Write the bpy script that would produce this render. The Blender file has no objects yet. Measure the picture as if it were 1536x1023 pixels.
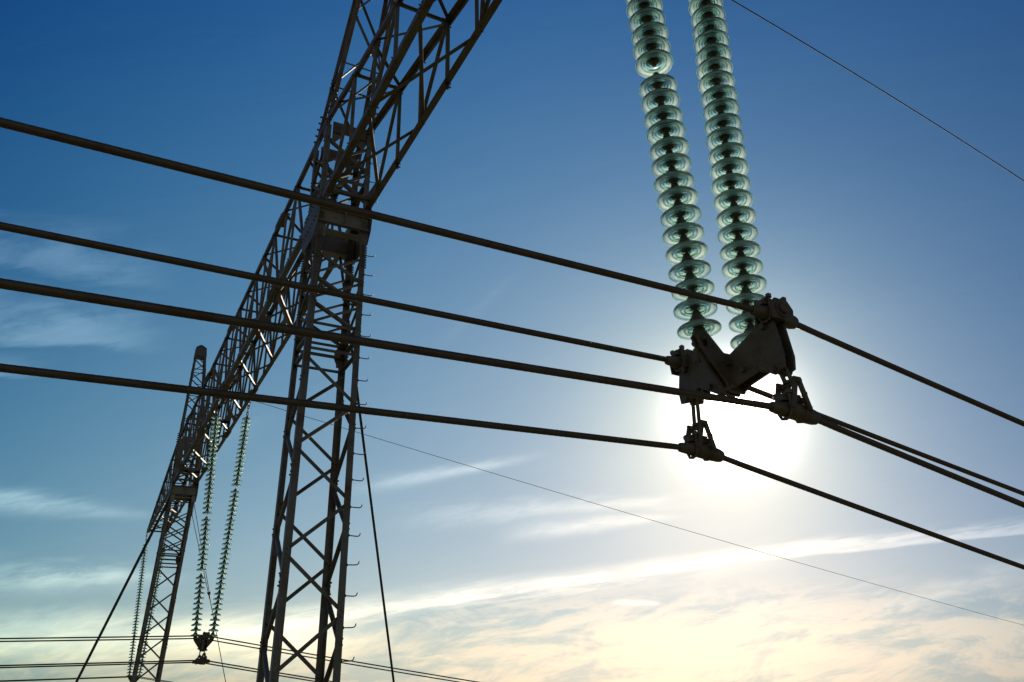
import bpy, math, random
from mathutils import Vector, Matrix, Quaternion
random.seed(7)
V = Vector
sc = bpy.context.scene
COL = sc.collection
R = math.radians

# ------------------------------------------------------------------ layout
ZC = 14.0                                   # height of the photographer above the ground
XA, XC = 2.709, 3.593                       # the two bottom chords of the crossbeam
XM = (XA + XC) / 2
ZB = ZC + 8.329                             # bottom of the crossbeam
HB = 1.93                                   # depth of the crossbeam
Y1, YP2, Y2 = 3.185, 22.586, 42.24          # the three phases
YC1, YC2, WY = 12.482, 32.973, 0.865        # the two columns
LS, SB = 6.325, 0.206                       # string length, half spread of a string pair at the yoke
SUN_AZ, SUN_EL = R(44.34), R(18.47)

# ------------------------------------------------------------------ helpers
class MB:
    """collects shapes, then links them as ONE mesh object"""
    def __init__(s): s.v = []; s.f = []; s.sm = []
    def add(s, vs, fs, smooth=False):
        o = len(s.v); s.v += [tuple(v) for v in vs]
        s.f += [[o + i for i in f] for f in fs]; s.sm += [smooth] * len(fs)
    def prism(s, poly0, poly1, smooth=False):
        n = len(poly0)
        s.add(list(poly0) + list(poly1),
              [list(range(n))[::-1], list(range(n, 2 * n))] + [[i, (i + 1) % n, n + (i + 1) % n, n + i] for i in range(n)], smooth)
    def box(s, c, sx, sy, sz, rot=None):
        c = V(c); q = []
        for z in (-1, 1):
            for x, y in ((-1, -1), (1, -1), (1, 1), (-1, 1)):
                p = V((x * sx / 2, y * sy / 2, z * sz / 2))
                q.append(c + (rot @ p if rot else p))
        s.prism(q[:4], q[4:])
    def angle(s, p, q, size, t, u, v):
        """steel L section from p to q, outer corner on the line, flanges towards u and v"""
        p, q = V(p), V(q); a = (q - p).normalized()
        u = V(u); u = (u - a * u.dot(a)).normalized()
        v = V(v); v = v - a * v.dot(a); v = (v - u * v.dot(u)).normalized()
        pr = [(0, 0), (size, 0), (size, t), (t, t), (t, size), (0, size)]
        if u.cross(v).dot(a) < 0: pr = pr[::-1]
        s.prism([p + u * i + v * j for i, j in pr], [q + u * i + v * j for i, j in pr])
    def plate(s, pts, n, t):
        """flat plate: outline pts, thickness t centred along n"""
        n = V(n).normalized() * t / 2
        c0 = [V(p) - n for p in pts]; c1 = [V(p) + n for p in pts]
        s.prism(c0, c1)
    def rod(s, p, q, r, n=8, r2=None, smooth=True):
        p, q = V(p), V(q); a = (q - p).normalized()
        u = a.orthogonal().normalized(); w = a.cross(u); r2 = r if r2 is None else r2
        c = [(math.cos(2 * math.pi * i / n), math.sin(2 * math.pi * i / n)) for i in range(n)]
        A = [p + (u * x + w * y) * r for x, y in c]; B = [q + (u * x + w * y) * r2 for x, y in c]
        s.add(A + B, [[i, (i + 1) % n, n + (i + 1) % n, n + i] for i in range(n)], smooth)
        s.add(A, [list(range(n))[::-1]]); s.add(B, [list(range(n))])
    def tube(s, pts, r, n=10):
        pts = [V(p) for p in pts]; rings = []
        u = None
        for i, p in enumerate(pts):
            a = (pts[min(i + 1, len(pts) - 1)] - pts[max(i - 1, 0)]).normalized()
            u = a.orthogonal().normalized() if u is None else (u - a * u.dot(a)).normalized()
            w = a.cross(u)
            rr = r[i] if isinstance(r, (list, tuple)) else r
            rings.append([p + (u * math.cos(2 * math.pi * k / n) + w * math.sin(2 * math.pi * k / n)) * rr for k in range(n)])
        vs = [v for g in rings for v in g]; fs = []
        for i in range(len(pts) - 1):
            for k in range(n):
                fs.append([i * n + k, i * n + (k + 1) % n, (i + 1) * n + (k + 1) % n, (i + 1) * n + k])
        s.add(vs, fs, True)
        s.add(rings[0], [list(range(n))[::-1]]); s.add(rings[-1], [list(range(n))])
    def lathe(s, prof, n=24, closed=False, origin=(0, 0, 0)):
        o = V(origin); vs = []; m = len(prof)
        for k in range(n):
            c, d = math.cos(2 * math.pi * k / n), math.sin(2 * math.pi * k / n)
            vs += [o + V((r * c, r * d, z)) for r, z in prof]
        fs = []
        for k in range(n):
            for i in range(m if closed else m - 1):
                j = (i + 1) % m
                fs.append([k * m + i, k * m + j, ((k + 1) % n) * m + j, ((k + 1) % n) * m + i])
        s.add(vs, fs, True)
    def bolt(s, p, n, r=.016, h=.022):
        p = V(p); n = V(n).normalized(); s.rod(p, p + n * h, r, 6, smooth=False)
    def build(s, name, mat, parent=None, fix=False):
        me = bpy.data.meshes.new(name); me.from_pydata(s.v, [], s.f); me.update()
        me.polygons.foreach_set('use_smooth', s.sm)
        if fix:
            import bmesh
            b = bmesh.new(); b.from_mesh(me); bmesh.ops.remove_doubles(b, verts=b.verts, dist=1e-6)
            bmesh.ops.recalc_face_normals(b, faces=b.faces); b.to_mesh(me); b.free()
        me.materials.append(mat)
        o = bpy.data.objects.new(name, me); COL.objects.link(o)
        if parent: o.parent = parent
        return o

def tag(o, label=None, cat=None, group=None, kind=None):
    if label: o['label'] = label
    if cat: o['category'] = cat
    if group: o['group'] = group
    if kind: o['kind'] = kind
    return o
def empty(name, loc=(0, 0, 0), rot=None):
    o = bpy.data.objects.new(name, None); COL.objects.link(o); o.location = loc
    o.empty_display_size = .2
    if rot: o.rotation_mode = 'QUATERNION'; o.rotation_quaternion = rot
    return o
def children(o): return [c for c in bpy.data.objects if c.parent == o]
def copy_tree(o, parent=None):
    c = o.copy(); COL.objects.link(c); c.parent = parent
    for ch in children(o): copy_tree(ch, c)
    return c

# ------------------------------------------------------------------ materials
def newmat(name):
    m = bpy.data.materials.new(name); m.use_nodes = True
    nt = m.node_tree; return m, nt, nt.nodes['Principled BSDF']
def steel(name, base, rust, rough=.6, metal=.55, scale=5., rust_amt=.5):
    m, nt, b = newmat(name)
    tc = nt.nodes.new('ShaderNodeTexCoord')
    n1 = nt.nodes.new('ShaderNodeTexNoise'); n1.inputs['Scale'].default_value = scale; n1.inputs['Detail'].default_value = 8; n1.inputs['Roughness'].default_value = .7
    n2 = nt.nodes.new('ShaderNodeTexNoise'); n2.inputs['Scale'].default_value = scale * 9; n2.inputs['Detail'].default_value = 4
    rp = nt.nodes.new('ShaderNodeValToRGB'); rp.color_ramp.elements[0].position = .62 - .3 * rust_amt; rp.color_ramp.elements[1].position = .78 - .2 * rust_amt
    mx = nt.nodes.new('ShaderNodeMix'); mx.data_type = 'RGBA'
    mx.inputs[6].default_value = (*base, 1); mx.inputs[7].default_value = (*rust, 1)
    nt.links.new(tc.outputs['Object'], n1.inputs['Vector']); nt.links.new(tc.outputs['Object'], n2.inputs['Vector'])
    nt.links.new(n1.outputs['Fac'], rp.inputs['Fac']); nt.links.new(rp.outputs['Color'], mx.inputs[0])
    nt.links.new(mx.outputs[2], b.inputs['Base Color'])
    mr = nt.nodes.new('ShaderNodeMapRange'); mr.inputs['To Min'].default_value = rough - .12; mr.inputs['To Max'].default_value = rough + .15
    nt.links.new(n2.outputs['Fac'], mr.inputs['Value']); nt.links.new(mr.outputs['Result'], b.inputs['Roughness'])
    bp = nt.nodes.new('ShaderNodeBump'); bp.inputs['Strength'].default_value = .25; bp.inputs['Distance'].default_value = .004
    nt.links.new(n2.outputs['Fac'], bp.inputs['Height']); nt.links.new(bp.outputs['Normal'], b.inputs['Normal'])
    b.inputs['Metallic'].default_value = metal
    return m
M_LEG = steel('weathered_galvanised_steel', (.20, .185, .16), (.135, .075, .04), .5, .45, 2.2, .6)
M_HEAD = steel('zinc_grey_plate', (.28, .285, .265), (.15, .105, .065), .5, .35, 4., .35)
M_LACE = steel('galvanised_lacing_steel', (.19, .18, .165), (.125, .07, .04), .6, .4, 4., .5)
M_FIT = steel('forged_fitting_steel', (.15, .13, .105), (.11, .07, .04), .55, .35, 12., .55)
M_CAP = steel('cast_iron_cap', (.14, .135, .125), (.10, .065, .045), .5, .5, 14., .4)
M_WIRE = steel('aged_aluminium_strand', (.13, .105, .085), (.09, .058, .04), .5, .5, 10., .5)
M_THIN = steel('dark_thin_wire', (.05, .05, .055), (.05, .04, .035), .8, .1, 6., .3)
M_GUY = steel('tarred_guy_strand', (.06, .06, .06), (.05, .04, .03), .7, .2, 6., .4)

def strand(mat, pitch, depth):
    """lay of the outer strands, as a bump running slantwise round the wire"""
    nt = mat.node_tree; b = nt.nodes['Principled BSDF']
    tc = nt.nodes.new('ShaderNodeTexCoord'); w = nt.nodes.new('ShaderNodeTexWave')
    mp = nt.nodes.new('ShaderNodeMapping'); mp.inputs['Rotation'].default_value = (R(20), R(30), R(25))
    w.inputs['Scale'].default_value = 1 / pitch; w.inputs['Distortion'].default_value = 0
    bp = nt.nodes.new('ShaderNodeBump'); bp.inputs['Strength'].default_value = .6; bp.inputs['Distance'].default_value = depth
    nt.links.new(tc.outputs['Object'], mp.inputs['Vector']); nt.links.new(mp.outputs['Vector'], w.inputs['Vector'])
    nt.links.new(w.outputs['Fac'], bp.inputs['Height']); nt.links.new(bp.outputs['Normal'], b.inputs['Normal'])
strand(M_GUY, .04, .003)

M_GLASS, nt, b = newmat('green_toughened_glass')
b.inputs['Base Color'].default_value = (.86, .97, .93, 1)
b.inputs['Roughness'].default_value = 0; b.inputs['IOR'].default_value = 1.5
b.inputs['Transmission Weight'].default_value = 1
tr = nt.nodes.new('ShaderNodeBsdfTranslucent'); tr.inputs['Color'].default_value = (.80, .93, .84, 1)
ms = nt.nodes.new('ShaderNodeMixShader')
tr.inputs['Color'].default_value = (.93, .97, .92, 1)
dt = nt.nodes.new('ShaderNodeTexCoord')
dn = nt.nodes.new('ShaderNodeTexNoise'); dn.inputs['Scale'].default_value = 26; dn.inputs['Detail'].default_value = 6
nt.links.new(dt.outputs['Object'], dn.inputs['Vector'])
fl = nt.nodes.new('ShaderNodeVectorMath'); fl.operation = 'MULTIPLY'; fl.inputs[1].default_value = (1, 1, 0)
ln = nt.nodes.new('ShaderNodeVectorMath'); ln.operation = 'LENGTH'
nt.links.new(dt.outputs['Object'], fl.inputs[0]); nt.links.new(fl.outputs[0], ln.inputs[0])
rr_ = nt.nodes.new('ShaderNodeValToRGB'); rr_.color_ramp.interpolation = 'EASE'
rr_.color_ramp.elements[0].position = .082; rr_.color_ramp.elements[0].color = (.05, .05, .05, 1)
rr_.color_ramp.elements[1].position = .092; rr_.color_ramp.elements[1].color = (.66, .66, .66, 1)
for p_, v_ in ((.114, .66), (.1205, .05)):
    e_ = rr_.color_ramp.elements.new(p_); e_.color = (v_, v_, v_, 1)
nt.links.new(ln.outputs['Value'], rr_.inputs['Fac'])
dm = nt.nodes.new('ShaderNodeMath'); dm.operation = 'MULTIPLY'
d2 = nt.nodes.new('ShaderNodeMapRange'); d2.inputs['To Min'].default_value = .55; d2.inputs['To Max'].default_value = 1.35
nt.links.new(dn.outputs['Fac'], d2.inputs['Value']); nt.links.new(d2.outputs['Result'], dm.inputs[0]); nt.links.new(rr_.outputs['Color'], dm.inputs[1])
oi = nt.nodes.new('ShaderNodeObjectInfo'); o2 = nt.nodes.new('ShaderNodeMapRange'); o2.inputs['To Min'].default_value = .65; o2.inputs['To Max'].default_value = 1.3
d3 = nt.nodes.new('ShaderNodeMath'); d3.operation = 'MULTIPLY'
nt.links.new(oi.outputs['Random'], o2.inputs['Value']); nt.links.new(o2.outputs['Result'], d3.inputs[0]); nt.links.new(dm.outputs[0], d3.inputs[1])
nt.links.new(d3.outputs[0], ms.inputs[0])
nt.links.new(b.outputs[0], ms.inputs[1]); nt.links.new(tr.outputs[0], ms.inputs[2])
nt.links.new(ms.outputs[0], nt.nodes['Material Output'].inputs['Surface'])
va = nt.nodes.new('ShaderNodeVolumeAbsorption'); va.inputs['Color'].default_value = (.16, .70, .62, 1); va.inputs['Density'].default_value = 15
nt.links.new(va.outputs['Volume'], nt.nodes['Material Output'].inputs['Volume'])

M_CONC, nt, b = newmat('foundation_concrete')
n = nt.nodes.new('ShaderNodeTexNoise'); n.inputs['Scale'].default_value = 6; n.inputs['Detail'].default_value = 8
rp = nt.nodes.new('ShaderNodeValToRGB'); rp.color_ramp.elements[0].color = (.22, .21, .19, 1); rp.color_ramp.elements[1].color = (.36, .35, .32, 1)
nt.links.new(n.outputs['Fac'], rp.inputs['Fac']); nt.links.new(rp.outputs['Color'], b.inputs['Base Color']); b.inputs['Roughness'].default_value = .9

M_GROUND, nt, b = newmat('dry_grassland')
tc = nt.nodes.new('ShaderNodeTexCoord')
n1 = nt.nodes.new('ShaderNodeTexNoise'); n1.inputs['Scale'].default_value = .02; n1.inputs['Detail'].default_value = 10
n2 = nt.nodes.new('ShaderNodeTexNoise'); n2.inputs['Scale'].default_value = 1.5; n2.inputs['Detail'].default_value = 10
for k in (n1, n2): nt.links.new(tc.outputs['Object'], k.inputs['Vector'])
ad = nt.nodes.new('ShaderNodeMath'); ad.operation = 'MULTIPLY_ADD'; ad.inputs[1].default_value = .5
nt.links.new(n2.outputs['Fac'], ad.inputs[0])
hf = nt.nodes.new('ShaderNodeMath'); hf.operation = 'MULTIPLY'; hf.inputs[1].default_value = .5
nt.links.new(n1.outputs['Fac'], hf.inputs[0]); nt.links.new(hf.outputs[0], ad.inputs[2])
rp = nt.nodes.new('ShaderNodeValToRGB'); rp.color_ramp.elements[0].position = .35; rp.color_ramp.elements[1].position = .65
rp.color_ramp.elements[0].color = (.045, .055, .02, 1); rp.color_ramp.elements[1].color = (.13, .11, .05, 1)
nt.links.new(ad.outputs[0], rp.inputs['Fac']); nt.links.new(rp.outputs['Color'], b.inputs['Base Color']); b.inputs['Roughness'].default_value = 1

# ------------------------------------------------------------------ ground
g = MB(); N = 60; S = 9000.
def gh(x, y):
    r = math.hypot(x - 3, y - 22)
    k = max(0, min(1, (r - 60) / 300))
    return k * (4 * math.sin(x / 230 + 1) * math.cos(y / 310) + 6 * math.sin(x / 700) * math.sin(y / 900 + 2) - 2)
cs = [math.copysign(abs(t) ** 2.2, t) * S for t in [(2 * i / N - 1) for i in range(N + 1)]]
vs = [(x, y, gh(x, y)) for y in cs for x in cs]
g.add(vs, [[j * (N + 1) + i, j * (N + 1) + i + 1, (j + 1) * (N + 1) + i + 1, (j + 1) * (N + 1) + i] for j in range(N) for i in range(N)], True)
tag(g.build('ground', M_GROUND), kind='structure')

# ------------------------------------------------------------------ the portal tower
tower = tag(empty('transmission_tower', (XM, (YC1 + YC2) / 2, 0)),
            'dark rusty steel lattice portal tower with two masts and a long crossbeam', 'pylon')
T0 = V(tower.location)
def tb(mb, name, mat, parent=tower, at=None):
    """build in world coordinates, then hang under the tower (part or sub-part)"""
    o = mb.build(name, mat)
    o.parent = parent
    off = at if at is not None else T0
    for v in o.data.vertices: v.co -= off
    return o

LT = .012      # thickness of a leg angle
def lace_face(mb, A, B, nodes, n, size, t=.007, inset=LT + .002, bolts=True, flip=0, each=None):
    """zigzag bars on one face: A(s), B(s) give the two edge lines, nodes the stations, alternating A,B"""
    n = V(n)
    for i in range(len(nodes) - 1):
        if each: mb = MB()
        p = (A, B)[(i + flip) % 2](nodes[i]); q = (A, B)[(i + 1 + flip) % 2](nodes[i + 1])
        off = inset + (.003 if i % 2 else .011)
        p, q = V(p) - n * off, V(q) - n * off
        a = (q - p).normalized(); u = a.cross(n)
        p = p + a * .03; q = q - a * .03
        mb.angle(p - u * size / 2, q - u * size / 2, size, t, u, -n)
        if bolts:
            for e, d in ((p, 1), (q, -1)):
                for k in (.03, .09): mb.bolt(V(e) + a * d * k, n, .014, off + .018)
        if each: each(mb)
def strut(mb, p, q, n, size=.07, t=.007, inset=LT + .016, each=None):
    if each: mb = MB()
    n = V(n); p, q = V(p) - n * inset, V(q) - n * inset
    a = (q - p).normalized(); u = a.cross(n)
    mb.angle(p - u * size / 2, q - u * size / 2, size, t, u, -n)
    if each: each(mb)

# ---- columns
def make_column(yc, sx, sy):
    top = V((XM, yc, ZB)); dx, dy = sx, sy           # shift per metre going down
    hx, hy = (XC - XA) / 2, WY / 2
    def corner(a, b_):
        def f(z):
            k = ZB - z if z < ZB else 0
            w = 1.0 if z > 3.2 else .28 + .72 * (z - .6) / 2.6
            return V((XM + a * hx * w + dx * k, yc + b_ * hy * w + dy * k, z))
        return f
    C = {(a, b_): corner(a, b_) for a in (-1, 1) for b_ in (-1, 1)}
    m = MB()
    zt = ZB + HB - .16
    for (a, b_), f in C.items():
        u, v = (-a, 0, 0), (0, -b_, 0)
        m.angle(f(.6), f(3.2), .1, LT, u, v); m.angle(f(3.2), f(ZB), .1, LT, u, v); m.angle(f(ZB), f(zt), .095, LT, u, v)
    col = tb(m, 'column', M_LEG)
    sub = lambda mb, name, mat=M_LACE: tb(mb, name, mat, col)
    # lacing: 0.785 m half panels below the flange joint
    zj = ZC + 5.66
    za = [ZC + 5.21 - .785 * i for i in range(22)]
    faces = (((-1, -1), (1, -1), (0, -1, 0), 0), ((-1, 1), (1, 1), (0, 1, 0), 1),
             ((-1, -1), (-1, 1), (-1, 0, 0), 0), ((1, -1), (1, 1), (1, 0, 0), 1))
    nearest = yc < 20
    ech = (lambda nm: (lambda m_: sub(m_, nm))) if nearest else (lambda nm: None)
    for k, (p, q, n, fl) in enumerate(faces):
        sh = 0 if k < 2 else -.36
        zz = [z + sh for z in za if z + sh > 3.3]
        cut = 9                                     # the first bars below the joint are the ones in view
        mb = MB(); lace_face(mb, C[p], C[q], zz[:cut + 1], n, .054, flip=fl, each=ech('diagonal_brace'))
        strut(mb, C[p](zj - .33), C[q](zj - .33), n, .05, each=ech('rung'))
        if not nearest: sub(mb, 'lacing')
        mb = MB(); lace_face(mb, C[p], C[q], zz[cut:], n, .085, flip=(fl + cut) % 2)
        lace_face(mb, C[p], C[q], [zz[-1], 2.7, 2.1, 1.5, .9], n, .06, flip=(fl + len(zz) - 1) % 2)
        sub(mb, 'lower_lacing')
        # upper section, crossed bars between the joint and the head
        up = [zj + .12, zj + .62, zj + 1.12, zj + 1.66]
        mb = MB(); lace_face(mb, C[p], C[q], up, n, .045, flip=0, each=ech('diagonal_brace')); lace_face(mb, C[p], C[q], up, n, .045, inset=LT + .022, flip=1, each=ech('diagonal_brace'))
        strut(mb, C[p](zj - .05), C[q](zj - .05), n, .06, each=ech('rung')); strut(mb, C[p](zj + .16), C[q](zj + .16), n, .05, inset=LT + .03, each=ech('rung'))
        if not nearest: sub(mb, 'upper_lacing')
        # inside the crossbeam
        ib = [ZB + .25, ZB + .9, ZB + 1.5]
        mb = MB(); lace_face(mb, C[p], C[q], ib, n, .055, flip=fl, each=ech('diagonal_brace')); lace_face(mb, C[p], C[q], ib, n, .055, inset=LT + .022, flip=1 - fl, each=ech('diagonal_brace'))
        strut(mb, C[p](ZB + .62), C[q](ZB + .62), n, .08, each=ech('rung'))
        if not nearest: sub(mb, 'inner_lacing')
    # flange joint plates, with rows of bolts
    for zc_, hh in ((zj, .44), (ZC - 2.2, .44)):
        for (a, b_), f in C.items():
            mb = MB()
            c = f(zc_); d = V((dx, dy, -1)).normalized() * hh / 2
            mb.box(c + V((-a * .07, b_ * .007, 0)), .14, .012, hh)
            mb.box(c + V((a * .007, -b_ * .07, 0)), .012, .14, hh)
            for i in range(6):
                z = zc_ - hh / 2 + .04 + i * (hh - .08) / 5; c = f(z)
                for w in (.035, .105):
                    mb.bolt(c + V((-a * w, b_ * .013, 0)), (0, b_, 0)); mb.bolt(c + V((a * .013, -b_ * w, 0)), (a, 0, 0))
            # gusset wings towards the middle of the face
            for n_, e in (((0, b_, 0), (-a, 0, 0)), ((a, 0, 0), (0, -b_, 0))):
                n_, e = V(n_), V(e); c = f(zc_) + n_ * -.018
                mb.plate([c + e * .10 + V((0, 0, .17)), c + e * .10 - V((0, 0, .24)), c + e * .13 - V((0, 0, .22)), c + e * .19 - V((0, 0, .08)), c + e * .19 + V((0, 0, .07))], n_, .01)
        sub(mb, 'joint_plate', M_LEG)
    # bolts along the legs up to the head, on the outside
    for (a, b_), f in C.items():
        mb = MB(); mb.plate([f(ZB - .72) + V((a * .003, -b_ * .03, 0)), f(ZB - .72) + V((a * .003, -b_ * .07, 0)), f(ZB - 1.22) + V((a * .003, -b_ * .07, 0)), f(ZB - 1.22) + V((a * .003, -b_ * .03, 0))], (1, 0, 0), .005)
        mb.plate([f(ZB - .72) + V((-a * .03, b_ * .003, 0)), f(ZB - .72) + V((-a * .07, b_ * .003, 0)), f(ZB - 1.22) + V((-a * .07, b_ * .003, 0)), f(ZB - 1.22) + V((-a * .03, b_ * .003, 0))], (0, 1, 0), .005)
        for z in [ZB - .75 - .055 * i for i in range(9)]:
            mb.bolt(f(z) + V((a * .0, -b_ * .05, 0)), (a, 0, 0), .017, .035); mb.bolt(f(z) + V((-a * .05, 0, 0)), (0, b_, 0), .017, .03)
        sub(mb, 'bolt_row', M_FIT)
    # head: channel girders round the top and side plates
    for b_ in (-1, 1):
        mb = MB()
        y = yc + b_ * (hy + .02)
        mb.box((XM, y, ZB - .27), 2 * hx + .02, .014, .30)
        mb.box((XM, y + b_ * .055, ZB - .115), 2 * hx + .02, .096, .014)
        mb.box((XM, y + b_ * .055, ZB - .425), 2 * hx + .02, .096, .014)
        mb.box((XM + .02, y + b_ * .05, ZB - .27), .012, .086, .294)
        for a in (-1, 1):
            mb.box((XM + a * (hx - .07), y + b_ * .012, ZB - .56), .13, .012, .25)
        mb.box((XM, y - b_ * .08, ZB - .52), 2 * hx - .26, .18, .012)
        sub(mb, 'head_girder', M_HEAD)
    for a in (-1, 1):
        mb = MB(); x = XM + a * (hx + .03)
        mb.plate([(x, yc - .62, ZB - .12), (x, yc - .48, ZB + .16), (x, yc + .48, ZB + .16), (x, yc + .62, ZB - .12), (x, yc + .56, ZB - .42), (x, yc + .4, ZB - .62), (x, yc - .4, ZB - .62), (x, yc - .56, ZB - .42)], (1, 0, 0), .016)
        for i in range(7):
            for z in (-.3, .06): mb.bolt((x + a * .008, yc - .42 + i * .14, ZB + z), (a, 0, 0))
        sub(mb, 'head_plate', M_LEG)
    # top frame of the column, inside the crossbeam
    for b_ in (-1, 1):
        mb = MB()
        mb.box((XM, yc + b_ * (hy - .02), zt - .02), 2 * hx - .25, .014, .24)
        for a in (-1, 1):
            x = XM + a * (hx - .03)
            y = yc + b_ * (hy - .045)
            mb.plate([(x - a * .1, y, zt - .1), (x - a * .34, y, zt - .12), (x - a * .1, y, zt - .42)], (0, 1, 0), .01)
            mb.plate([(x + a * .012, yc + b_ * (hy - .1), zt + .14), (x + a * .012, yc + b_ * (hy - .1), zt - .36), (x + a * .012, yc + b_ * .14, zt - .02), (x + a * .012, yc + b_ * .14, zt + .14)], (1, 0, 0), .01)
        sub(mb, 'top_frame', M_LEG)
    # step bolts up one leg: a peg with its end turned up
    z = ZC - 1.0; f = C[(1, -1)]; proto = None
    while nearest and z < ZB + 1.5:
        if not (ZB - .7 < z < ZB + .2):
            p = f(z) + V((.002, .045, 0))
            if proto is None:
                mb = MB()
                mb.tube([(0, 0, 0), (.12, -.012, -.004), (.15, -.015, 0), (.168, -.017, .016), (.176, -.018, .045)], .008, 6); mb.rod((.0, 0, 0), (.018, 0, 0), .02, 6, smooth=False)
                proto = mb.build('step_bolt', M_FIT, col); o = proto
            else:
                o = proto.copy(); COL.objects.link(o); o.parent = col
            o.location = p - T0; o.rotation_euler = (0, R(random.uniform(-4, 4)), R(random.uniform(-6, 6)))
        z += .42
    mb = MB(); cb = V((XM + dx * (ZB - .6), yc + dy * (ZB - .6), 0))
    mb.box(cb + V((0, 0, .53)), .5, .5, .142); mb.box(cb + V((0, 0, .15)), 1.3, 1.3, .62)
    tb(mb, 'footing', M_CONC, col)
    return C
C1 = make_column(YC1, -.0425, -.14)
C2 = make_column(YC2, -.0443, -.012)

# ---- crossbeam
TIP = .16
def ztop(y):
    if y < YC1 - WY / 2: k = (y - Y1 + .5) / (YC1 - WY / 2 - Y1 + .5); return ZB + TIP + (HB - TIP) * k
    if y > YC2 + WY / 2: k = (Y2 + .2 - y) / (Y2 + .2 - YC2 - WY / 2); return ZB + TIP + (HB - TIP) * k
    return ZB + HB
YA, YZ = Y1 - .25, Y2 + .12
ybk = [YA, YC1 - WY / 2, YC2 + WY / 2, YZ]
bA = lambda y: V((XA, y, ZB)); bC = lambda y: V((XC, y, ZB)); tA = lambda y: V((XA, y, ztop(y))); tC = lambda y: V((XC, y, ztop(y)))
beam_m = MB()
for f, u, v in ((bA, (1, 0, 0), (0, 0, 1)), (bC, (-1, 0, 0), (0, 0, 1))):
    beam_m.angle(f(YA), f(YZ), .105, LT, u, v)
for f, u, v in ((tA, (1, 0, 0), (0, 0, -1)), (tC, (-1, 0, 0), (0, 0, -1))):
    for i in range(3): beam_m.angle(f(ybk[i]), f(ybk[i + 1]), .1, LT, u, v)
beam = tb(beam_m, 'crossbeam', M_LEG)
bs = lambda mb, name, mat=M_LACE: tb(mb, name, mat, beam)
PAN = 2.08
near = [YC1 - WY / 2 - .6 - PAN * i for i in range(5)][::-1]                     # 11.4 ... 3.1
mid0, mid1 = YC1 + WY / 2 + .5, YC2 - WY / 2 - .5
nm = 9; mid = [mid0 + (mid1 - mid0) * i / nm for i in range(nm + 1)]
far = [YC2 + WY / 2 + .6 + PAN * i for i in range(5)]
near[0] = YA + .15; far[-1] = YZ - .15
def bar(nm, p, q, n, size, off, t=.007):
    mb = MB()
    n = V(n); p, q = V(p) - n * off, V(q) - n * off
    a = (q - p).normalized(); u = a.cross(n)
    p = p + a * .02; q = q - a * .02
    mb.angle(p - u * size / 2, q - u * size / 2, size, t, u, -n)
    for e, d in ((p, 1), (q, -1)):
        for k in (.035, .1): mb.bolt(e + a * d * k, n, .014, off + .016)
    bs(mb, nm)
# bottom face: crossed bars in every panel
for seq in (near, mid, far):
    for a, b_ in zip(seq[:-1], seq[1:]):
        bar('bottom_brace', bA(a), bC(b_), (0, 0, -1), .056, .016); bar('bottom_brace', bC(a), bA(b_), (0, 0, -1), .056, .028)
for y in (YA + .06, YZ - .06, YP2 - .12, YP2 + .12, near[-1] + .25, mid[0] - .2, mid[-1] + .2, far[0] - .25): bar('cross_strut', bA(y), bC(y), (0, 0, -1), .065, .042)
for seq in (near, mid, far):
    for i, (a, b_) in enumerate(zip(seq[:-1], seq[1:])):
        h = (a + b_) / 2
        bar('cross_strut', tA(h), tC(h), (0, 0, 1), .044, .016)
        bar('top_brace', tA(a), tC(h), (0, 0, 1), .044, .026); bar('top_brace', tC(h), tA(b_), (0, 0, 1), .044, .034)
for bt, tp, n in ((bA, tA, (-1, 0, 0)), (bC, tC, (1, 0, 0))):
    for seq, k in ((near, 1), (far, -1)):
        for i, (a, b_) in enumerate(zip(seq[:-1], seq[1:])):
            h = (a + b_) / 2
            lo = bt(h) - V((0, 0, .12)) if n[0] > 0 else bt(h)
            bar('upright', tp(h), lo, n, .05, .016)
            bar('side_diagonal', tp(h), bt(b_ if k > 0 else a), n, .05, .026)
            o = a if k > 0 else b_
            bar('upright', tp(o), bt(o), n, .042, .036)
    for i, (a, b_) in enumerate(zip(mid[:-1], mid[1:])):
        h = (a + b_) / 2
        bar('upright', tp(h), bt(h), n, .044, .016)
        bar('side_diagonal', tp(h), bt(a), n, .05, .026); bar('side_diagonal', tp(h), bt(b_), n, .05, .036)
        bar('upright', tp(b_), bt(b_), n, .042, .046)
# splice plates on the chords
for y in (YC1 + 3.4, (YC1 + YC2) / 2 - .8, (YC1 + YC2) / 2 + 3.2, YC2 - 2.6):
    for f, sx, sz in ((bA, -1, -1), (bC, 1, -1), (tA, -1, 1), (tC, 1, 1)):
        mb = MB(); c = f(y)
        mb.box(c + V((sx * .006, 0, -sz * .08)), .012, .62, .17); mb.box(c + V((-sx * .08, 0, sz * .006)), .17, .62, .012)
        for i in range(8):
            for w in (.04, .11): mb.bolt(c + V((sx * .012, -.27 + i * .077, -sz * w)), (sx, 0, 0), .016, .026); mb.bolt(c + V((-sx * w, -.27 + i * .077, sz * .012)), (0, 0, sz), .016, .026)
        bs(mb, 'splice_plate', M_LEG)
# gusset plates where the lacing meets beside the columns
for y, d in ((near[-1], 1), (mid[0], -1), (mid[-1], 1), (far[0], -1)):
    for x, sx in ((XA, -1), (XC, 1)):
        mb = MB(); xx = x - sx * .06
        mb.plate([(xx, y - d * .35, ZB + .02), (xx, y + d * .5, ZB + .02), (xx, y + d * .5, ZB + .34), (xx, y, ZB + .30), (xx, y - d * .3, ZB + .14)], (1, 0, 0), .012)
        bs(mb, 'gusset_plate', M_LEG)
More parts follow.
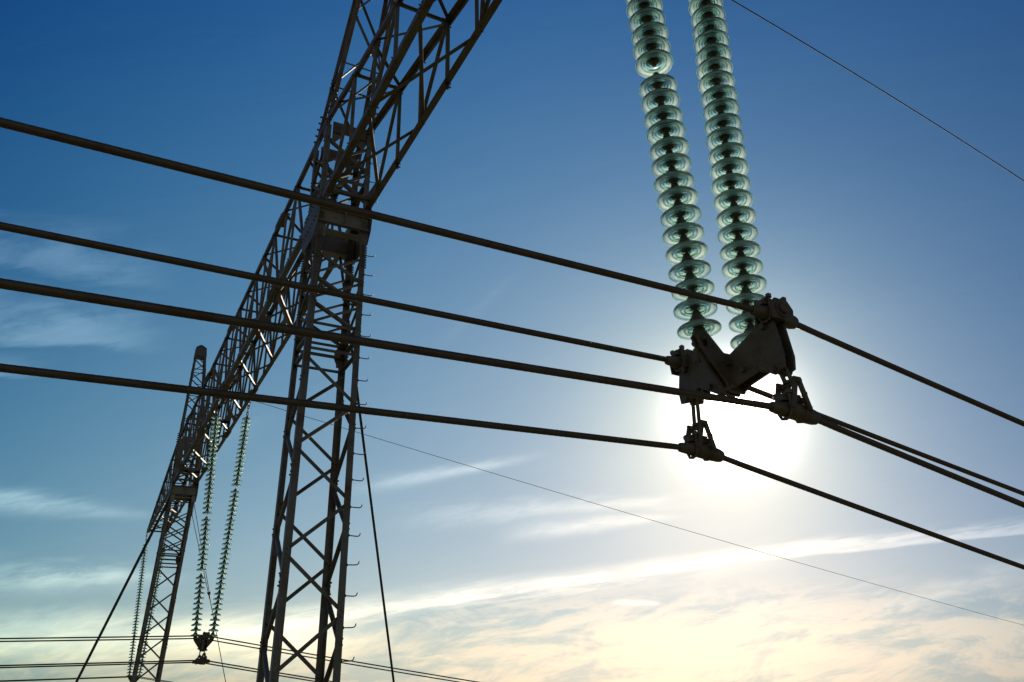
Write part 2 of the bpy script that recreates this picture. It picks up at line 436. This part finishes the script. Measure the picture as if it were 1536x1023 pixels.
# diaphragm boxes seen inside the beam between the masts
for y in (YC1 + 5.2, YP2 + 2.3, YC2 - 2.0):
    mb = MB()
    for x in (XA + .16, XC - .16):
        mb.plate([(x, y, ZB + .03), (x, y, ZB + .5), (x + (.25 if x < XM else -.25), y, ZB + .03)], (0, 1, 0), .012)
    mb.box((XM, y, ZB + .07), XC - XA - .3, .012, .1)
    mb.angle((XA + .02, y + .03, ZB + .1), (XC - .02, y + .03, ZB + HB - .1), .06, .007, (0, 0, 1), (0, 1, 0)); mb.angle((XC - .02, y + .05, ZB + .1), (XA + .02, y + .05, ZB + HB - .1), .06, .007, (0, 0, 1), (0, 1, 0))
    bs(mb, 'diaphragm', M_LEG)

# ---- earth wire peaks on the masts, leaning outwards
def make_peak(yc, lean, H):
    b0 = V((XM, yc, ZB + HB - .1)); t0 = V((XM, yc + lean, ZB + H))
    hx, hy, ht = (XC - XA) / 2 - .005, WY / 2 - .005, .20
    def corner(a, b_):
        return lambda s: V((XM + a * (hx + (ht - hx) * s), b0.y + b_ * hy * (1 - s) + (lean + b_ * ht) * s, b0.z + (t0.z - b0.z) * s))
    C = {(a, b_): corner(a, b_) for a in (-1, 1) for b_ in (-1, 1)}
    m = MB()
    for (a, b_), f in C.items(): m.angle(f(0), f(1), .07, .009, (-a, 0, 0), (0, -b_, 0))
    pk = tb(m, 'earth_wire_peak', M_LEG)
    st = [0.02]
    while st[-1] < .9: st.append(st[-1] + .175 * (1 - .5 * st[-1]))
    for k, (p, q, n) in enumerate((((-1, -1), (1, -1), (0, -1, 0)), ((-1, 1), (1, 1), (0, 1, 0)), ((-1, -1), (-1, 1), (-1, 0, 0)), ((1, -1), (1, 1), (1, 0, 0)))):
        mb = MB()
        lace_face(mb, C[p], C[q], st, n, .038, .006, .011, flip=k % 2)
        for s in st[1::2]: strut(mb, C[p](s), C[q](s), n, .036, .006, .03)
        tb(mb, 'lacing', M_LACE, pk)
    # small bolt clamps on the legs
    for (a, b_), f in C.items():
        mb = MB()
        mb.angle(f(0) + V((a * .004, b_ * .004, 0)), f(.1) + V((a * .004, b_ * .004, 0)), .066, .0035, (-a, 0, 0), (0, -b_, 0))
        for s in (.01, .03, .05, .07, .09): mb.bolt(f(s) + V((0, -b_ * .04, 0)), (a, 0, 0), .02, .05); mb.bolt(f(s) + V((-a * .04, 0, 0)), (0, b_, 0), .018, .04)
        tb(mb, 'bolt_row', M_FIT, pk)
    # closed cap with a pointed top
    mb = MB(); c = [C[k](.90) + V((0, 0, 0)) for k in ((-1, -1), (1, -1), (1, 1), (-1, 1))]; d = [C[k](1.0) for k in ((-1, -1), (1, -1), (1, 1), (-1, 1))]
    cc = sum(c, V()) / 4; dd = sum(d, V()) / 4
    c = [cc + (p - cc) * 1.05 for p in c]; d = [dd + (p - dd) * 1.06 for p in d]
    tip = V((XM, yc + lean * 1.03, ZB + H + .2)); e = [tip + (p - dd) * .22 for p in d]
    mb.prism(c, d); mb.prism([p + V((0, 0, .002)) for p in d], e)
    tb(mb, 'cap', M_LEG, pk)
    return C, t0
P1C, tip1 = make_peak(YC1, -3.3, 6.95)
P2C, tip2 = make_peak(YC2, 1.15, 6.3)

# ------------------------------------------------------------------ insulator strings
PITCH = .127
def disc_parts(string):
    g_ = MB()
    outer = [(.056, -.070), (.064, -.0725), (.080, -.079), (.100, -.087), (.117, -.096), (.125, -.104), (.1275, -.112), (.1270, -.120), (.1245, -.1255), (.1210, -.1255)]
    inner = [(.1180, -.118), (.112, -.1075), (.100, -.1000), (.0905, -.0965), (.0885, -.107), (.0860, -.120), (.0825, -.1215), (.0795, -.111), (.0765, -.0950), (.0715, -.0930), (.0690, -.107), (.0660, -.1185), (.0625, -.1185), (.0600, -.105), (.0575, -.0905), (.052, -.0890), (.047, -.099), (.0435, -.101), (.040, -.090)]
    g_.lathe(outer + inner, 40, closed=True)
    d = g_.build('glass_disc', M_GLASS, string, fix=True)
    c = MB()
    c.lathe([(.0, .004), (.019, .004), (.0235, -.003), (.024, -.014), (.029, -.022), (.037, -.034), (.047, -.050), (.056, -.064), (.0605, -.0725), (.0605, -.0765), (.053, -.081), (.0, -.083)], 24)
    c.lathe([(.0, -.084), (.027, -.0845), (.031, -.097), (.023, -.104), (.0115, -.109), (.0105, -.121), (.016, -.126), (.0, -.130)], 14)
    cp = c.build('metal_cap', M_CAP, d, fix=True)
    return d
def make_string(first, top, bot, gaps, label, group):
    """hangs from top to bot; gaps = numbers of discs (from the bottom) above which a long link sits"""
    top, bot = V(top), V(bot); a = (bot - top).normalized(); L = (bot - top).length
    s = empty('insulator_string', top, V((0, 0, -1)).rotation_difference(a))
    tag(s, label, 'insulator', group)
    # discs, counted from the bottom
    zs = []; z = -(L - .112 + .02)
    k = 0
    while z < -.42:
        zs.append(z); k += 1; z += PITCH + (.075 if k in gaps else 0)
    proto = first
    for i, z in enumerate(zs):
        if proto is None: d = disc_parts(s); proto = d
        else:
            d = proto.copy(); COL.objects.link(d); d.parent = s
            for ch in children(proto):
                e = ch.copy(); COL.objects.link(e); e.parent = d
        d.location = (0, 0, z + 0.0); d.rotation_euler = (R(random.uniform(-2, 2)), R(random.uniform(-2, 2)), random.random() * 6)
    h = MB()
    h.tube([(.03, 0, -.02), (.03, 0, -.1), (0, 0, -.14), (-.03, 0, -.1), (-.03, 0, -.02)], .011, 8)
    h.rod((-.05, 0, -.01), (.05, 0, -.01), .014)
    ztop_ = zs[-1]; n = 0; z = -.12
    while z - .1 > ztop_:
        ax = (0, .022) if n % 2 else (.022, 0)
        h.tube([(ax[0], ax[1], z), (ax[0], ax[1], z - .08), (0, 0, z - .1), (-ax[0], -ax[1], z - .08), (-ax[0], -ax[1], z), (0, 0, z + .02), (ax[0], ax[1], z)], .014, 6); z -= .1; n += 1
    h.rod((0, 0, z + .02), (0, 0, ztop_ - .01), .013)
    h.build('hanger_link', M_FIT, s)
    for k in gaps:
        if k < len(zs):
            h = MB(); zc_ = zs[k] + .004
            h.rod((0, 0, zc_ - .01), (0, 0, zc_ + .03), .024, 12); h.lathe([(0, .028), (.03, .03), (.042, .05), (.044, .085), (.03, .1), (0, .1)], 16, origin=(0, 0, zc_))
            h.build('extension_link', M_FIT, s, fix=True)
    h = MB(); zl = -(L + .02)
    h.lathe([(0, .012), (.024, .012), (.036, -.004), (.040, -.03), (.036, -.055), (.024, -.066), (.012, -.07), (0, -.07)], 16, origin=(0, 0, zl))
    h.rod((-.045, 0, zl - .03), (.045, 0, zl - .03), .014); h.box((0, 0, zl - .085), .03, .06, .07)
    h.build('socket_eye', M_FIT, s, fix=True)
    return s, proto
ZO = ZB - LS
first = None
SL = ['thick green glass insulator string nearest the camera, left one with a break between two discs',
      'thick green glass insulator string nearest the camera, right one in an unbroken row',
      'thin glass insulator string of the middle pair, left one touching the lattice beam',
      'thin glass insulator string of the middle pair, right one hanging clear in the sky',
      'thinnest glass insulator string, left of the far mast beyond the dark stay',
      'thinnest glass insulator string, half hidden behind the far mast']
GR = 'glass insulator strings hanging from the crossbeam'
strings = []
i = 0
for yp, gp in ((Y1, ((15,), ())), (YP2, ((12, 23), (30,))), (Y2 - .02, ((), ()))):
    for s, xt in ((-1, XA + .01), (1, XC - .01)):
        st_, first = make_string(first, (xt, yp, ZB - .02), (XM + s * SB, yp, ZO), gp[0 if s < 0 else 1], SL[i], GR)
        strings.append(st_); i += 1

# ------------------------------------------------------------------ yokes
UY, LY = (-.372, .376), (-.392, .350)
UP, LO, HY = -.05, -.615, .355            # heights of the upper / lower wires, half distance along the beam
def clamp(parent, x0, y, z, up, slope_r):
    """boat shaped suspension clamp round the wire at (x0,y,z)"""
    m = MB(); n = 14
    zz = lambda x: (0 if x < 0 else slope_r * x * .8)
    pts = []; rad = []
    for x, r in ((-.155, .020), (-.15, .028), (-.10, .034), (-.05, .043), (0, .047), (.06, .046), (.10, .043), (.135, .040), (.155, .034), (.165, .022)):
        pts.append((x, y, z + zz(x) - .004)); rad.append(r)
    m.tube(pts, rad, n)
    body = m.build('suspension_clamp', M_FIT, parent)
    k = MB()
    k.box((-.005, y, z + .052), .17, .055, .03); k.box((-.005, y, z + .072), .11, .04, .022)
    k.build('keeper', M_FIT, body)
    for x in (-.06, .05):
        u = MB()
        u.tube([(x, y - .045, z + .095), (x, y - .045, z - .02), (x, y - .03, z - .048), (x, y, z - .056), (x, y + .03, z - .048), (x, y + .045, z - .02), (x, y + .045, z + .095)], .009, 6)
        for s in (-1, 1): u.rod((x, y + s * .045, z + .07), (x, y + s * .045, z + .088), .018, 6, smooth=False)
        u.build('u_bolt', M_FIT, body)
    k = MB()
    if up:       # stands on the yoke: cheek plates with a round trunnion
        for s in (-1, 1):
            k.plate([(-.07, y + s * .062, z - .06), (.075, y + s * .062, z - .065), (.085, y + s * .062, z + .01), (.05, y + s * .062, z + .06), (-.04, y + s * .062, z + .065), (-.08, y + s * .062, z + .02)], (0, 1, 0), .012)
        k.rod((0.0, y - .09, z), (0.0, y + .09, z), .03, 12); k.rod((0, y - .075, z), (0, y - .066, z), .05, 12)
    else:        # hangs: two inverted V straps meeting at a pin
        for s in (-1, 1):
            yy = y + s * .058
            for e in (-1, 1):
                k.plate([(e * .075, yy, z - .01), (e * .045, yy, z - .012), (e * .004, yy, z + .125), (e * .028, yy, z + .15)], (0, 1, 0), .012)
            k.plate([(-.03, yy, z + .12), (.03, yy, z + .12), (.026, yy, z + .165), (-.026, yy, z + .165)], (0, 1, 0), .0125)
        k.rod((0, y - .08, z + .14), (0, y + .08, z + .14), .014, 10); k.rod((-.06, y - .08, z), (.06, y - .08, z), .001, 4)
    k.build('hanger_strap', M_FIT, body)
    return body
def make_yoke():
    o = empty('suspension_yoke')
    # plate in the line direction: a broad V joining the two strings
    for s in (-1, 1):
        m = MB(); y = s * .022
        m.plate([(-SB - .045, y, -.07), (-SB - .02, y, -.145), (-.08, y, -.33), (-.05, y, -.39), (.05, y, -.39), (.08, y, -.33), (SB + .02, y, -.145), (SB + .045, y, -.07), (SB + .02, y, -.035), (SB - .03, y, -.04), (.07, y, -.155), (-.07, y, -.155), (-SB + .03, y, -.04), (-SB - .02, y, -.035)], (0, 1, 0), .016)
        m.build('string_plate', M_FIT, o)
    for e in (-1, 1):
        for z, x in ((-.09, SB), (-.22, .06), (-.36, .045)):
            m = MB(); m.rod((e * x, -.06, z), (e * x, .06, z), .017, 10); m.build('pin', M_FIT, o)
    # pair of plates across the line: carry the four wires
    for s in (-1, 1):
        m = MB(); x = s * .036
        P = [(-.02, -.175), (.02, -.175), (HY - .09, -.10), (HY - .07, -.02), (HY + .03, -.03), (HY + .05, -.13), (HY + .075, -.34), (HY + .065, -.41), (HY - .01, -.425), (HY - .1, -.36), (.06, -.385)]
        P = [(y, z if z > -.2 or y < .1 else z + .10) for y, z in P[1:]] + [(-y, z + (.02 if z < -.3 else 0)) for y, z in P[1:]][::-1]
        m.plate([(x, y, z) for y, z in P], (1, 0, 0), .016)
        m.build('bundle_plate', M_FIT, o)
    m = MB()
    for e in (-1, 1):
        for y, z in ((HY - .0, -.30 if e > 0 else -.38), (HY - .02, -.12), (.14, -.3)): m.rod((-.07, e * y, z), (.07, e * y, z), .018, 10)
        m.box((0, e * (HY - .06), -.2), .056, .016, .12); m.box((0, e * (HY - .12), -.30), .056, .016, .08)
    m.build('spacer', M_FIT, o)
    for e in (-1, 1):
        clamp(o, 0, UY[(e + 1) // 2], UP, True, -.17)
        clamp(o, 0, LY[(e + 1) // 2], LO, False, -.17)
        l = MB(); y = e * HY - .015; yl = LY[(e + 1) // 2]
        zt_ = -.30 if e > 0 else -.38
        l.tube([(0, y + .02, zt_), (0, yl + .022, -.45), (0, yl, -.49), (0, yl - .022, -.45), (0, y - .02, zt_)], .012, 8); l.rod((0, yl, -.47), (0, yl, -.455), .03, 10)
        l.build('link', M_FIT, o)
    return o
YL = ['big dark yoke in front of the sun, joining the two near insulator strings',
      'small dark V shaped yoke under the middle pair of insulator strings',
      'tiny dark yoke at the foot of the far mast, under the thinnest insulator strings']
yk = make_yoke()
for i, yp in enumerate((Y1, YP2, Y2 - .02)):
    o = yk if i == 0 else copy_tree(yk)
    o.location = (XM, yp, ZO); tag(o, YL[i], 'yoke', 'suspension yokes of the three phases')

# ------------------------------------------------------------------ wires
def wire(name, mat, c, rad, left, right, la, ra, xl=-150, xr=165, n=10, lay=False):
    """one wire through c: leaves to -x with slope `left` (m down per m) and to +x with slope `right`, curving up"""
    m = MB(); pts = []
    xs = [xl * (1 - k / 44) ** 2 for k in range(44)] + [-.16, -.08, 0, .08, .16] + [xr * (k / 44) ** 2 for k in range(1, 45)]
    xs = sorted(set(x for x in xs if abs(x) >= .16 or abs(x) in (.08, 0)))
    for x in xs:
        s = (-left * abs(x) + la * x * x) if x < 0 else (-right * x + ra * x * x)
        if abs(x) < .3: s *= .85 + .5 * abs(x)
        pts.append((x, 0, s))
    if not lay: m.tube(pts, rad, n)
    else:                                        # twelve outer strands laid round the core, over the near stretch
        A, B, k = -4.6, 3.8, 48
        def sag(x):
            s = (-left * abs(x) + la * x * x) if x < 0 else (-right * x + ra * x * x)
            return s * (.85 + .5 * abs(x)) if abs(x) < .3 else s
        m.tube([(x, 0, z) for x, _, z in pts if x < A] + [(A, 0, sag(A))], rad, n)
        m.tube([(B, 0, sag(B))] + [(x, 0, z) for x, _, z in pts if x > B], rad, n)
        st_ = 640; vs = []; fs = []
        for i in range(st_ + 1):
            x = A + (B - A) * i / st_; z = sag(x); tw = x * 2 * math.pi / .42
            for j in range(k):
                a = 2 * math.pi * j / k
                r = rad * (.93 + .12 * abs(math.cos(6 * (a - tw))))
                vs.append((x, r * math.cos(a), z + r * math.sin(a)))
        for i in range(st_):
            for j in range(k): fs.append([i * k + j, i * k + (j + 1) % k, (i + 1) * k + (j + 1) % k, (i + 1) * k + j])
        m.add(vs, fs, True)
    o = m.build(name, mat); o.location = c
    return o
pos = (('upper near', UY[0], UP), ('upper far', UY[1], UP), ('lower near', LY[0], LO), ('lower far', LY[1], LO))
WL = {(0, 0): 'topmost thick black conductor, its clamp sitting in front of the glass discs',
      (0, 1): 'second thick black conductor from the top, running to the left end of the near yoke',
      (0, 2): 'third thick black conductor from the top, running into the glare of the sun',
      (0, 3): 'fourth and lowest thick black conductor, its clamp just below the sun',
      (1, 0): 'thin conductor on top of the middle yoke, nearer wire of its upper pair',
      (1, 1): 'thin conductor on top of the middle yoke, farther wire of its upper pair',
      (1, 2): 'thin conductor under the middle yoke, nearer wire of its lower pair',
      (1, 3): 'thin conductor under the middle yoke, farther wire of its lower pair',
      (2, 0): 'thinnest conductor at the bottom left corner, upper near wire at the far yoke',
      (2, 1): 'thinnest conductor at the bottom left corner, upper far wire at the far yoke',
      (2, 2): 'thinnest conductor at the bottom left corner, lower near wire at the far yoke',
      (2, 3): 'thinnest conductor at the bottom left corner, lower far wire at the far yoke'}
LSL = {0: (.004, .004, .022, .026), 1: (.030, .030, .030, .030), 2: (.03, .03, .03, .03)}
RSL = {0: (.170, .168, .192, .188), 1: (.158, .158, .160, .160), 2: (.16, .16, .16, .16)}
for i, yp in enumerate((Y1, YP2, Y2 - .02)):
    for k, (nm_, dy, dz) in enumerate(pos):
        o = wire('conductor', M_WIRE, (XM, yp + dy, ZO + dz), .0168, LSL[i][k], RSL[i][k], .0003, .0010, lay=i == 0)
        tag(o, WL[(i, k)], 'power line', 'bundle conductors of the three phases')
o = wire('earth_wire', M_THIN, (XM, tip1.y, tip1.z - .02), .014, .02, .088, .0003, -.0039, xl=-90, xr=60, n=6)
tag(o, 'single thin wire crossing the top right corner of the sky', 'wire')
o = wire('communication_cable', M_THIN, (XM + .2, YC2 + .9, ZB + 4.6), .011, .03, .178, .0003, .0003, xl=-.3, xr=130, n=6)
tag(o, 'hair thin cable behind the near mast, sloping down across the sky to the right edge', 'cable')

# ------------------------------------------------------------------ stays
def stay(label, top, e, sep, rad, junction):
    top, e = V(top), V(e); k = (top.z - .3) / -e.z; end = top + e * k
    a = (end - top).normalized(); side = a.cross(V((0, 0, 1))).normalized().cross(a).normalized() * sep
    s = tag(empty('guy_stay', end), label, 'guy wire', 'guy stays of the tower')
    j = top + a * junction; off = V(end)
    for sg in (-1, 1):
        m = MB(); m.tube([top + side * sg - off, j + side * sg * .25 - off], rad, 8); m.build('cable', M_GUY, s)
    m = MB(); m.plate([j - a * .06 + side * .9 - off, j - a * .06 - side * .9 - off, j + a * .14 - off], side.cross(a), .02); m.rod(j - off - a * .02, j + a * .2 - off, .028); m.build('yoke_plate', M_FIT, s)
    m = MB(); m.rod(j + a * .1 - off, V((0, 0, 0)), rad * 1.15, 8); m.build('anchor_rod', M_GUY, s)
    m = MB(); m.box((0, 0, -.15), 1.0, 1.0, .5); m.build('anchor_block', M_CONC, s)
stay('dark stay dropping to the bottom edge right of the near mast', (XM + .2, YC1 + WY / 2 - .03, ZB - .45), (1.98, 1.7, -7.46), .022, .017, 9.5)
stay('thin stay dropping between the middle insulator strings beside the far mast', (XM + .4, YC2 + .36, ZB - .45), (2.21, .62, -6.66), .085, .013, 3.6)
stay('thick dark stay slanting to the bottom left corner from the far mast', (XM - .42, YC2 - .38, ZB - .45), (-2.09, -.63, -6.64), .024, .030, 12.)

# ------------------------------------------------------------------ camera
cam = bpy.data.cameras.new('camera'); co = bpy.data.objects.new('camera', cam); COL.objects.link(co)
f, th, ro, az = 1207.71, 0.43355, -0.02923, 0.49474
fw = V((math.sin(az) * math.cos(th), math.cos(az) * math.cos(th), math.sin(th)))
r0 = V((math.cos(az), -math.sin(az), 0)); u0 = r0.cross(fw)
rr = r0 * math.cos(ro) + u0 * math.sin(ro); uu = u0 * math.cos(ro) - r0 * math.sin(ro)
mw = Matrix((rr, uu, -fw)).transposed().to_4x4(); mw.translation = V((0, 0, ZC))
co.matrix_world = mw
cam.sensor_width = 36; cam.sensor_fit = 'HORIZONTAL'; cam.lens = 36 * f / 1536; cam.clip_start = .1; cam.clip_end = 30000
sc.camera = co

# ------------------------------------------------------------------ sun
sd = V((math.sin(SUN_AZ) * math.cos(SUN_EL), math.cos(SUN_AZ) * math.cos(SUN_EL), math.sin(SUN_EL)))
sl = bpy.data.lights.new('sun', 'SUN'); sl.energy = 5.0; sl.angle = R(.5); sl.color = (1, .88, .72)
so = bpy.data.objects.new('sun', sl); COL.objects.link(so); so.rotation_mode = 'QUATERNION'
so.rotation_quaternion = V((0, 0, 1)).rotation_difference(sd); so.location = sd * 300

# ------------------------------------------------------------------ sky
world = bpy.data.worlds.new('World'); sc.world = world; world.use_nodes = True
nt = world.node_tree; nt.nodes.clear()
out = nt.nodes.new('ShaderNodeOutputWorld'); bg = nt.nodes.new('ShaderNodeBackground'); nt.links.new(bg.outputs[0], out.inputs[0])
class E_:
    """tiny expression helper over shader nodes (scalars)"""
    def __init__(s, k): s.k = k
    def _op(s, op, o=None, rev=False):
        n = nt.nodes.new('ShaderNodeMath'); n.operation = op
        a, b_ = (o, s) if rev else (s, o)
        for i, x in enumerate((a, b_)):
            if x is None: continue
            if isinstance(x, E_): nt.links.new(x.k, n.inputs[i])
            else: n.inputs[i].default_value = float(x)
        return E_(n.outputs[0])
    def __add__(s, o): return s._op('ADD', o)
    __radd__ = __add__
    def __sub__(s, o): return s._op('SUBTRACT', o)
    def __rsub__(s, o): return s._op('SUBTRACT', o, True)
    def __mul__(s, o): return s._op('MULTIPLY', o)
    __rmul__ = __mul__
    def __truediv__(s, o): return s._op('DIVIDE', o)
    def __rtruediv__(s, o): return s._op('DIVIDE', o, True)
    def max(s, o): return s._op('MAXIMUM', o)
    def min(s, o): return s._op('MINIMUM', o)
    def pow(s, o): return s._op('POWER', o)
    def exp(s): return s._op('EXPONENT')
    def acos(s): return s._op('ARCCOSINE')
def smooth(x, a, b_, lo=0., hi=1.):
    n = nt.nodes.new('ShaderNodeMapRange'); n.interpolation_type = 'SMOOTHSTEP'
    nt.links.new(x.k, n.inputs['Value']); n.inputs['From Min'].default_value = a; n.inputs['From Max'].default_value = b_
    n.inputs['To Min'].default_value = lo; n.inputs['To Max'].default_value = hi
    return E_(n.outputs[0])
def xyz(x, y, z):
    n = nt.nodes.new('ShaderNodeCombineXYZ')
    for i, q in enumerate((x, y, z)):
        if isinstance(q, E_): nt.links.new(q.k, n.inputs[i])
        else: n.inputs[i].default_value = q
    return n.outputs[0]
def noise(v, scale, detail=6, rough=.55, dist=0.):
    n = nt.nodes.new('ShaderNodeTexNoise'); n.inputs['Scale'].default_value = scale; n.inputs['Detail'].default_value = detail
    n.inputs['Roughness'].default_value = rough; n.inputs['Distortion'].default_value = dist; nt.links.new(v, n.inputs['Vector']); return E_(n.outputs['Fac'])
def mixc(fac, a, b_, mode='MIX'):
    n = nt.nodes.new('ShaderNodeMix'); n.data_type = 'RGBA'; n.blend_type = mode; n.clamp_factor = mode == 'MIX'
    for i, x in ((0, fac), (6, a), (7, b_)):
        if isinstance(x, E_): nt.links.new(x.k, n.inputs[i])
        elif isinstance(x, (tuple, list)): n.inputs[i].default_value = (*x, 1)
        elif isinstance(x, (int, float)): n.inputs[i].default_value = x
        else: nt.links.new(x, n.inputs[i])
    return n.outputs[2]
tc = nt.nodes.new('ShaderNodeTexCoord')
def dot(vec):
    n = nt.nodes.new('ShaderNodeVectorMath'); n.operation = 'DOT_PRODUCT'; nt.links.new(tc.outputs['Generated'], n.inputs[0]); n.inputs[1].default_value = vec
    return E_(n.outputs['Value'])
SKY = nt.nodes.new('ShaderNodeTexSky'); SKY.sky_type = 'NISHITA'; SKY.sun_disc = False
SKY.sun_elevation = SUN_EL; SKY.sun_rotation = SUN_AZ; SKY.altitude = 200; SKY.air_density = 1.0; SKY.dust_density = .6; SKY.ozone_density = 1.6
STR = .1
AZV = az                                         # bearing the cloud coordinates are counted from
fx, fy = math.sin(AZV), math.cos(AZV)
df = dot((fx, fy, 0)).max(.05); dr = dot((fy, -fx, 0)); dz = dot((0, 0, 1))
U = dr / df; W = dz / df                          # tangent of bearing and of height
theta = dot(tuple(sd)).min(1.0).acos() * (180 / math.pi)
base = SKY.outputs[0]
# evening air: thicker and paler low down and round the sun, clear and deep blue overhead
def dots(v): return dot(tuple(v))
ss = dz.max(0.).min(.75); tt = theta.min(60.); hp = V((sd.y, -sd.x, 0)).normalized()
aa = dots(hp).max(-.75).min(.5)
t1 = tt / 50; ex = (tt / 9 * -1).exp(); ga = ((tt / 9) * (tt / 9) * -1).exp()
AIR = [[0.565, -5.42, 8.0, -1.851, -4.271, -1.611, -1.165, 7.466, 0.987], [-0.377, -1.063, 2.575, -0.448, -1.84, -1.223, -0.886, 2.625, 0.813], [-0.643, 0.246, 0.811, 0.133, -0.674, -0.648, -0.531, 0.382, 0.351]]
air = [(ss * k[1] + ss * ss * k[2] + t1 * k[3] + t1 * t1 * k[4] + ex * k[5] + aa * k[6] + aa * aa * k[7] + ga * k[8] + k[0]).exp() for k in AIR]
back = smooth(theta, 55, 95)
horizon = smooth(W, .0, .085, 0, 1)
clear = mixc(1.0, base, mixc(back, xyz(air[0] * (horizon * .45 + .55), air[1] * (horizon * .27 + .73), air[2] * (horizon * -.04 + 1.04)), (.66, .54, .42)), 'MULTIPLY')
# --- cirrus: wisps at their bearings and heights, combed by noise
n_w = noise(xyz(U, W * 3, .3), 3.0, 4) - .5
n_f = noise(xyz(U * 1.2 + W * .8 + n_w * .2, W * 7 - U * .9 + n_w * .5, 1.7), 5.0, 9, .62, .3)
n_g = noise(xyz(U * 2.2 + W * 1.5, W * 10 - U * 2.0 + n_w * .4, 4.2), 9.0, 8, .66, .3)
n_h = noise(xyz(U * 1.0, W * 2.6 - U * .2, 8.1), 4.5, 8, .6, .3)
comb = smooth(n_f * .6 + n_g * .4, .34, .66)
def wisp(u0, w0, u1, w1, th0, th1, amt, bend=0., ragged=1., fray=.35, crisp=0):
    t = (U - u0) / (u1 - u0); tc_ = t.max(0.).min(1.)
    d = W - (tc_ * (w1 - w0) + w0 + tc_ * (1 - tc_) * bend + n_w * (th0 * ragged) + (n_f - .5) * (th0 * 2.2 * ragged))
    q = d / (tc_ * (th1 - th0) + th0)
    ends = smooth(t, -.12, fray) * smooth(t, 1.12, 1 - fray)
    if crisp:                                    # soft above, clean cut below
        return smooth(q, -1.15, -.55) * smooth(q, 2.2, -.3) * ends * amt
    return (q * q * -1).exp() * ends * amt
soft = lambda e: e * (comb * .75 + .35)
n_s = noise(xyz(U * 3.0 + W * 2, W * 30 - U * 4.5 + n_w * .3, 2.2), 4.0, 7, .6, .2)
C_ = wisp(-.34, .097, .74, .192,   .0112, .0046, .52, .052, .30, .06, 1) * (n_s * 1.3 + .25)
C_ = C_ + wisp(-.36, .090, .20, .146, .012, .010, .45, .03, 1.0, .2) * smooth(n_s, .38, .62)
C_ = C_ + wisp(.22, .168, .80, .206, .006, .008, .38, 0, .7, .3) * smooth(n_s, .36, .6)
C_ = C_ + soft(wisp(-.21, .262, .03, .300, .010, .005, .60, -.006, .8))
C_ = C_ + soft(wisp(-.15, .222, .22, .236, .016, .009, .50, .012, 1.0))
C_ = C_ + soft(wisp(-.02, .198, .20, .218, .011, .004, .55, 0, .9))
C_ = C_ + wisp(.112, .1172, .168, .1142, .0030, .0026, .6, 0, .25, .3)
C_ = C_ + soft(wisp(.20, .14, .34, .165, .02, .014, .16, 0, 1.2))
C_ = C_ + soft(wisp(.42, .10, .64, .155, .012, .010, .30, 0, 1.2))
puff = smooth(noise(xyz(U * 1.1 + n_w * .12, W * 2.2 - U * .3 + n_w * .12, 9.3), 6.0, 9, .58, .25), .34, .58) * .8 + comb * .2
C_ = C_ + wisp(-.88, .660, -.50, .585, .038, .036, .62, .03, .7, .3, 1) * puff
C_ = C_ + wisp(-.98, .545, -.50, .490, .042, .030, .88, .01, .6, .25, 1) * puff
C_ = C_ + wisp(-.98, .462, -.64, .440, .022, .014, .7, .0, .8, .3, 1) * puff
C_ = C_ + wisp(-.78, .268, -.46, .240, .016, .008, 1.0, .012, .8, .3) * (puff * .6 + comb * .5)
C_ = C_ + wisp(-.84, .176, -.43, .160, .024, .012, 1.15, .006, .8, .2) * (puff * .6 + comb * .5)
C_ = C_ + soft(wisp(-.44, .32, -.32, .36, .02, .02, .18, 0, 1.2))
C_ = C_ + soft(wisp(-.10, .46, .02, .58, .012, .010, .10, 0, 1.2))
C_ = C_ + wisp(-1.1, .115, -.22, .086, .030, .022, 1.2, .0, .8, .1) * (n_g * .8 + .45)
C_ = C_ + comb * n_h * .05
lo_ = smooth(W, .150, .10) * smooth(W, .0, .03, .25, 1)
n_p = noise(xyz(U * 1.0 + n_w * .10, W * 3.4 - U * .42 + n_w * .18, 5.5), 7.0, 12, .66, .55)
n_q = noise(xyz(U * 1.5 + 3, W * 9 - U * 1.1, 6.5), 6.0, 8, .6, .3)
bank = (smooth(n_p * .70 + n_q * .30, .43, .56) - .42) * lo_
veil = C_.min(1.5)
lit = xyz(veil * .95 + bank * .44 + .98, veil * .72 + bank * .25 + 1, veil * .50 + bank * .10 + 1.01)
final = mixc(1.0, clear, lit, 'MULTIPLY')
pale = xyz(veil * .92, veil * .66, veil * .46)
final = mixc(1.0, final, pale, 'ADD')
# the sun and the bright ring of air close round it
glow = ((theta / 2.75) * (theta / 2.75) * -1).exp() * 50 + ((theta / 4.9) * (theta / 4.9) * -1).exp() * 2.2 + ((theta / .9) * (theta / .9) * -1).exp() * 500
gl = nt.nodes.new('ShaderNodeVectorMath'); gl.operation = 'SCALE'; gl.inputs[0].default_value = (1, .95, .86); nt.links.new(glow.k, gl.inputs['Scale'])
final = mixc(1.0, final, gl.outputs[0], 'ADD')
nt.links.new(final, bg.inputs['Color']); bg.inputs['Strength'].default_value = STR

# ------------------------------------------------------------------ render settings
sc.view_settings.view_transform = 'Standard'; sc.view_settings.look = 'None'; sc.view_settings.exposure = 0; sc.view_settings.gamma = 1
cy = sc.cycles
cy.max_bounces = 24; cy.transmission_bounces = 24; cy.glossy_bounces = 6; cy.diffuse_bounces = 3; cy.transparent_max_bounces = 16
cy.caustics_reflective = False; cy.caustics_refractive = True; cy.blur_glossy = .3
cy.sample_clamp_indirect = 8
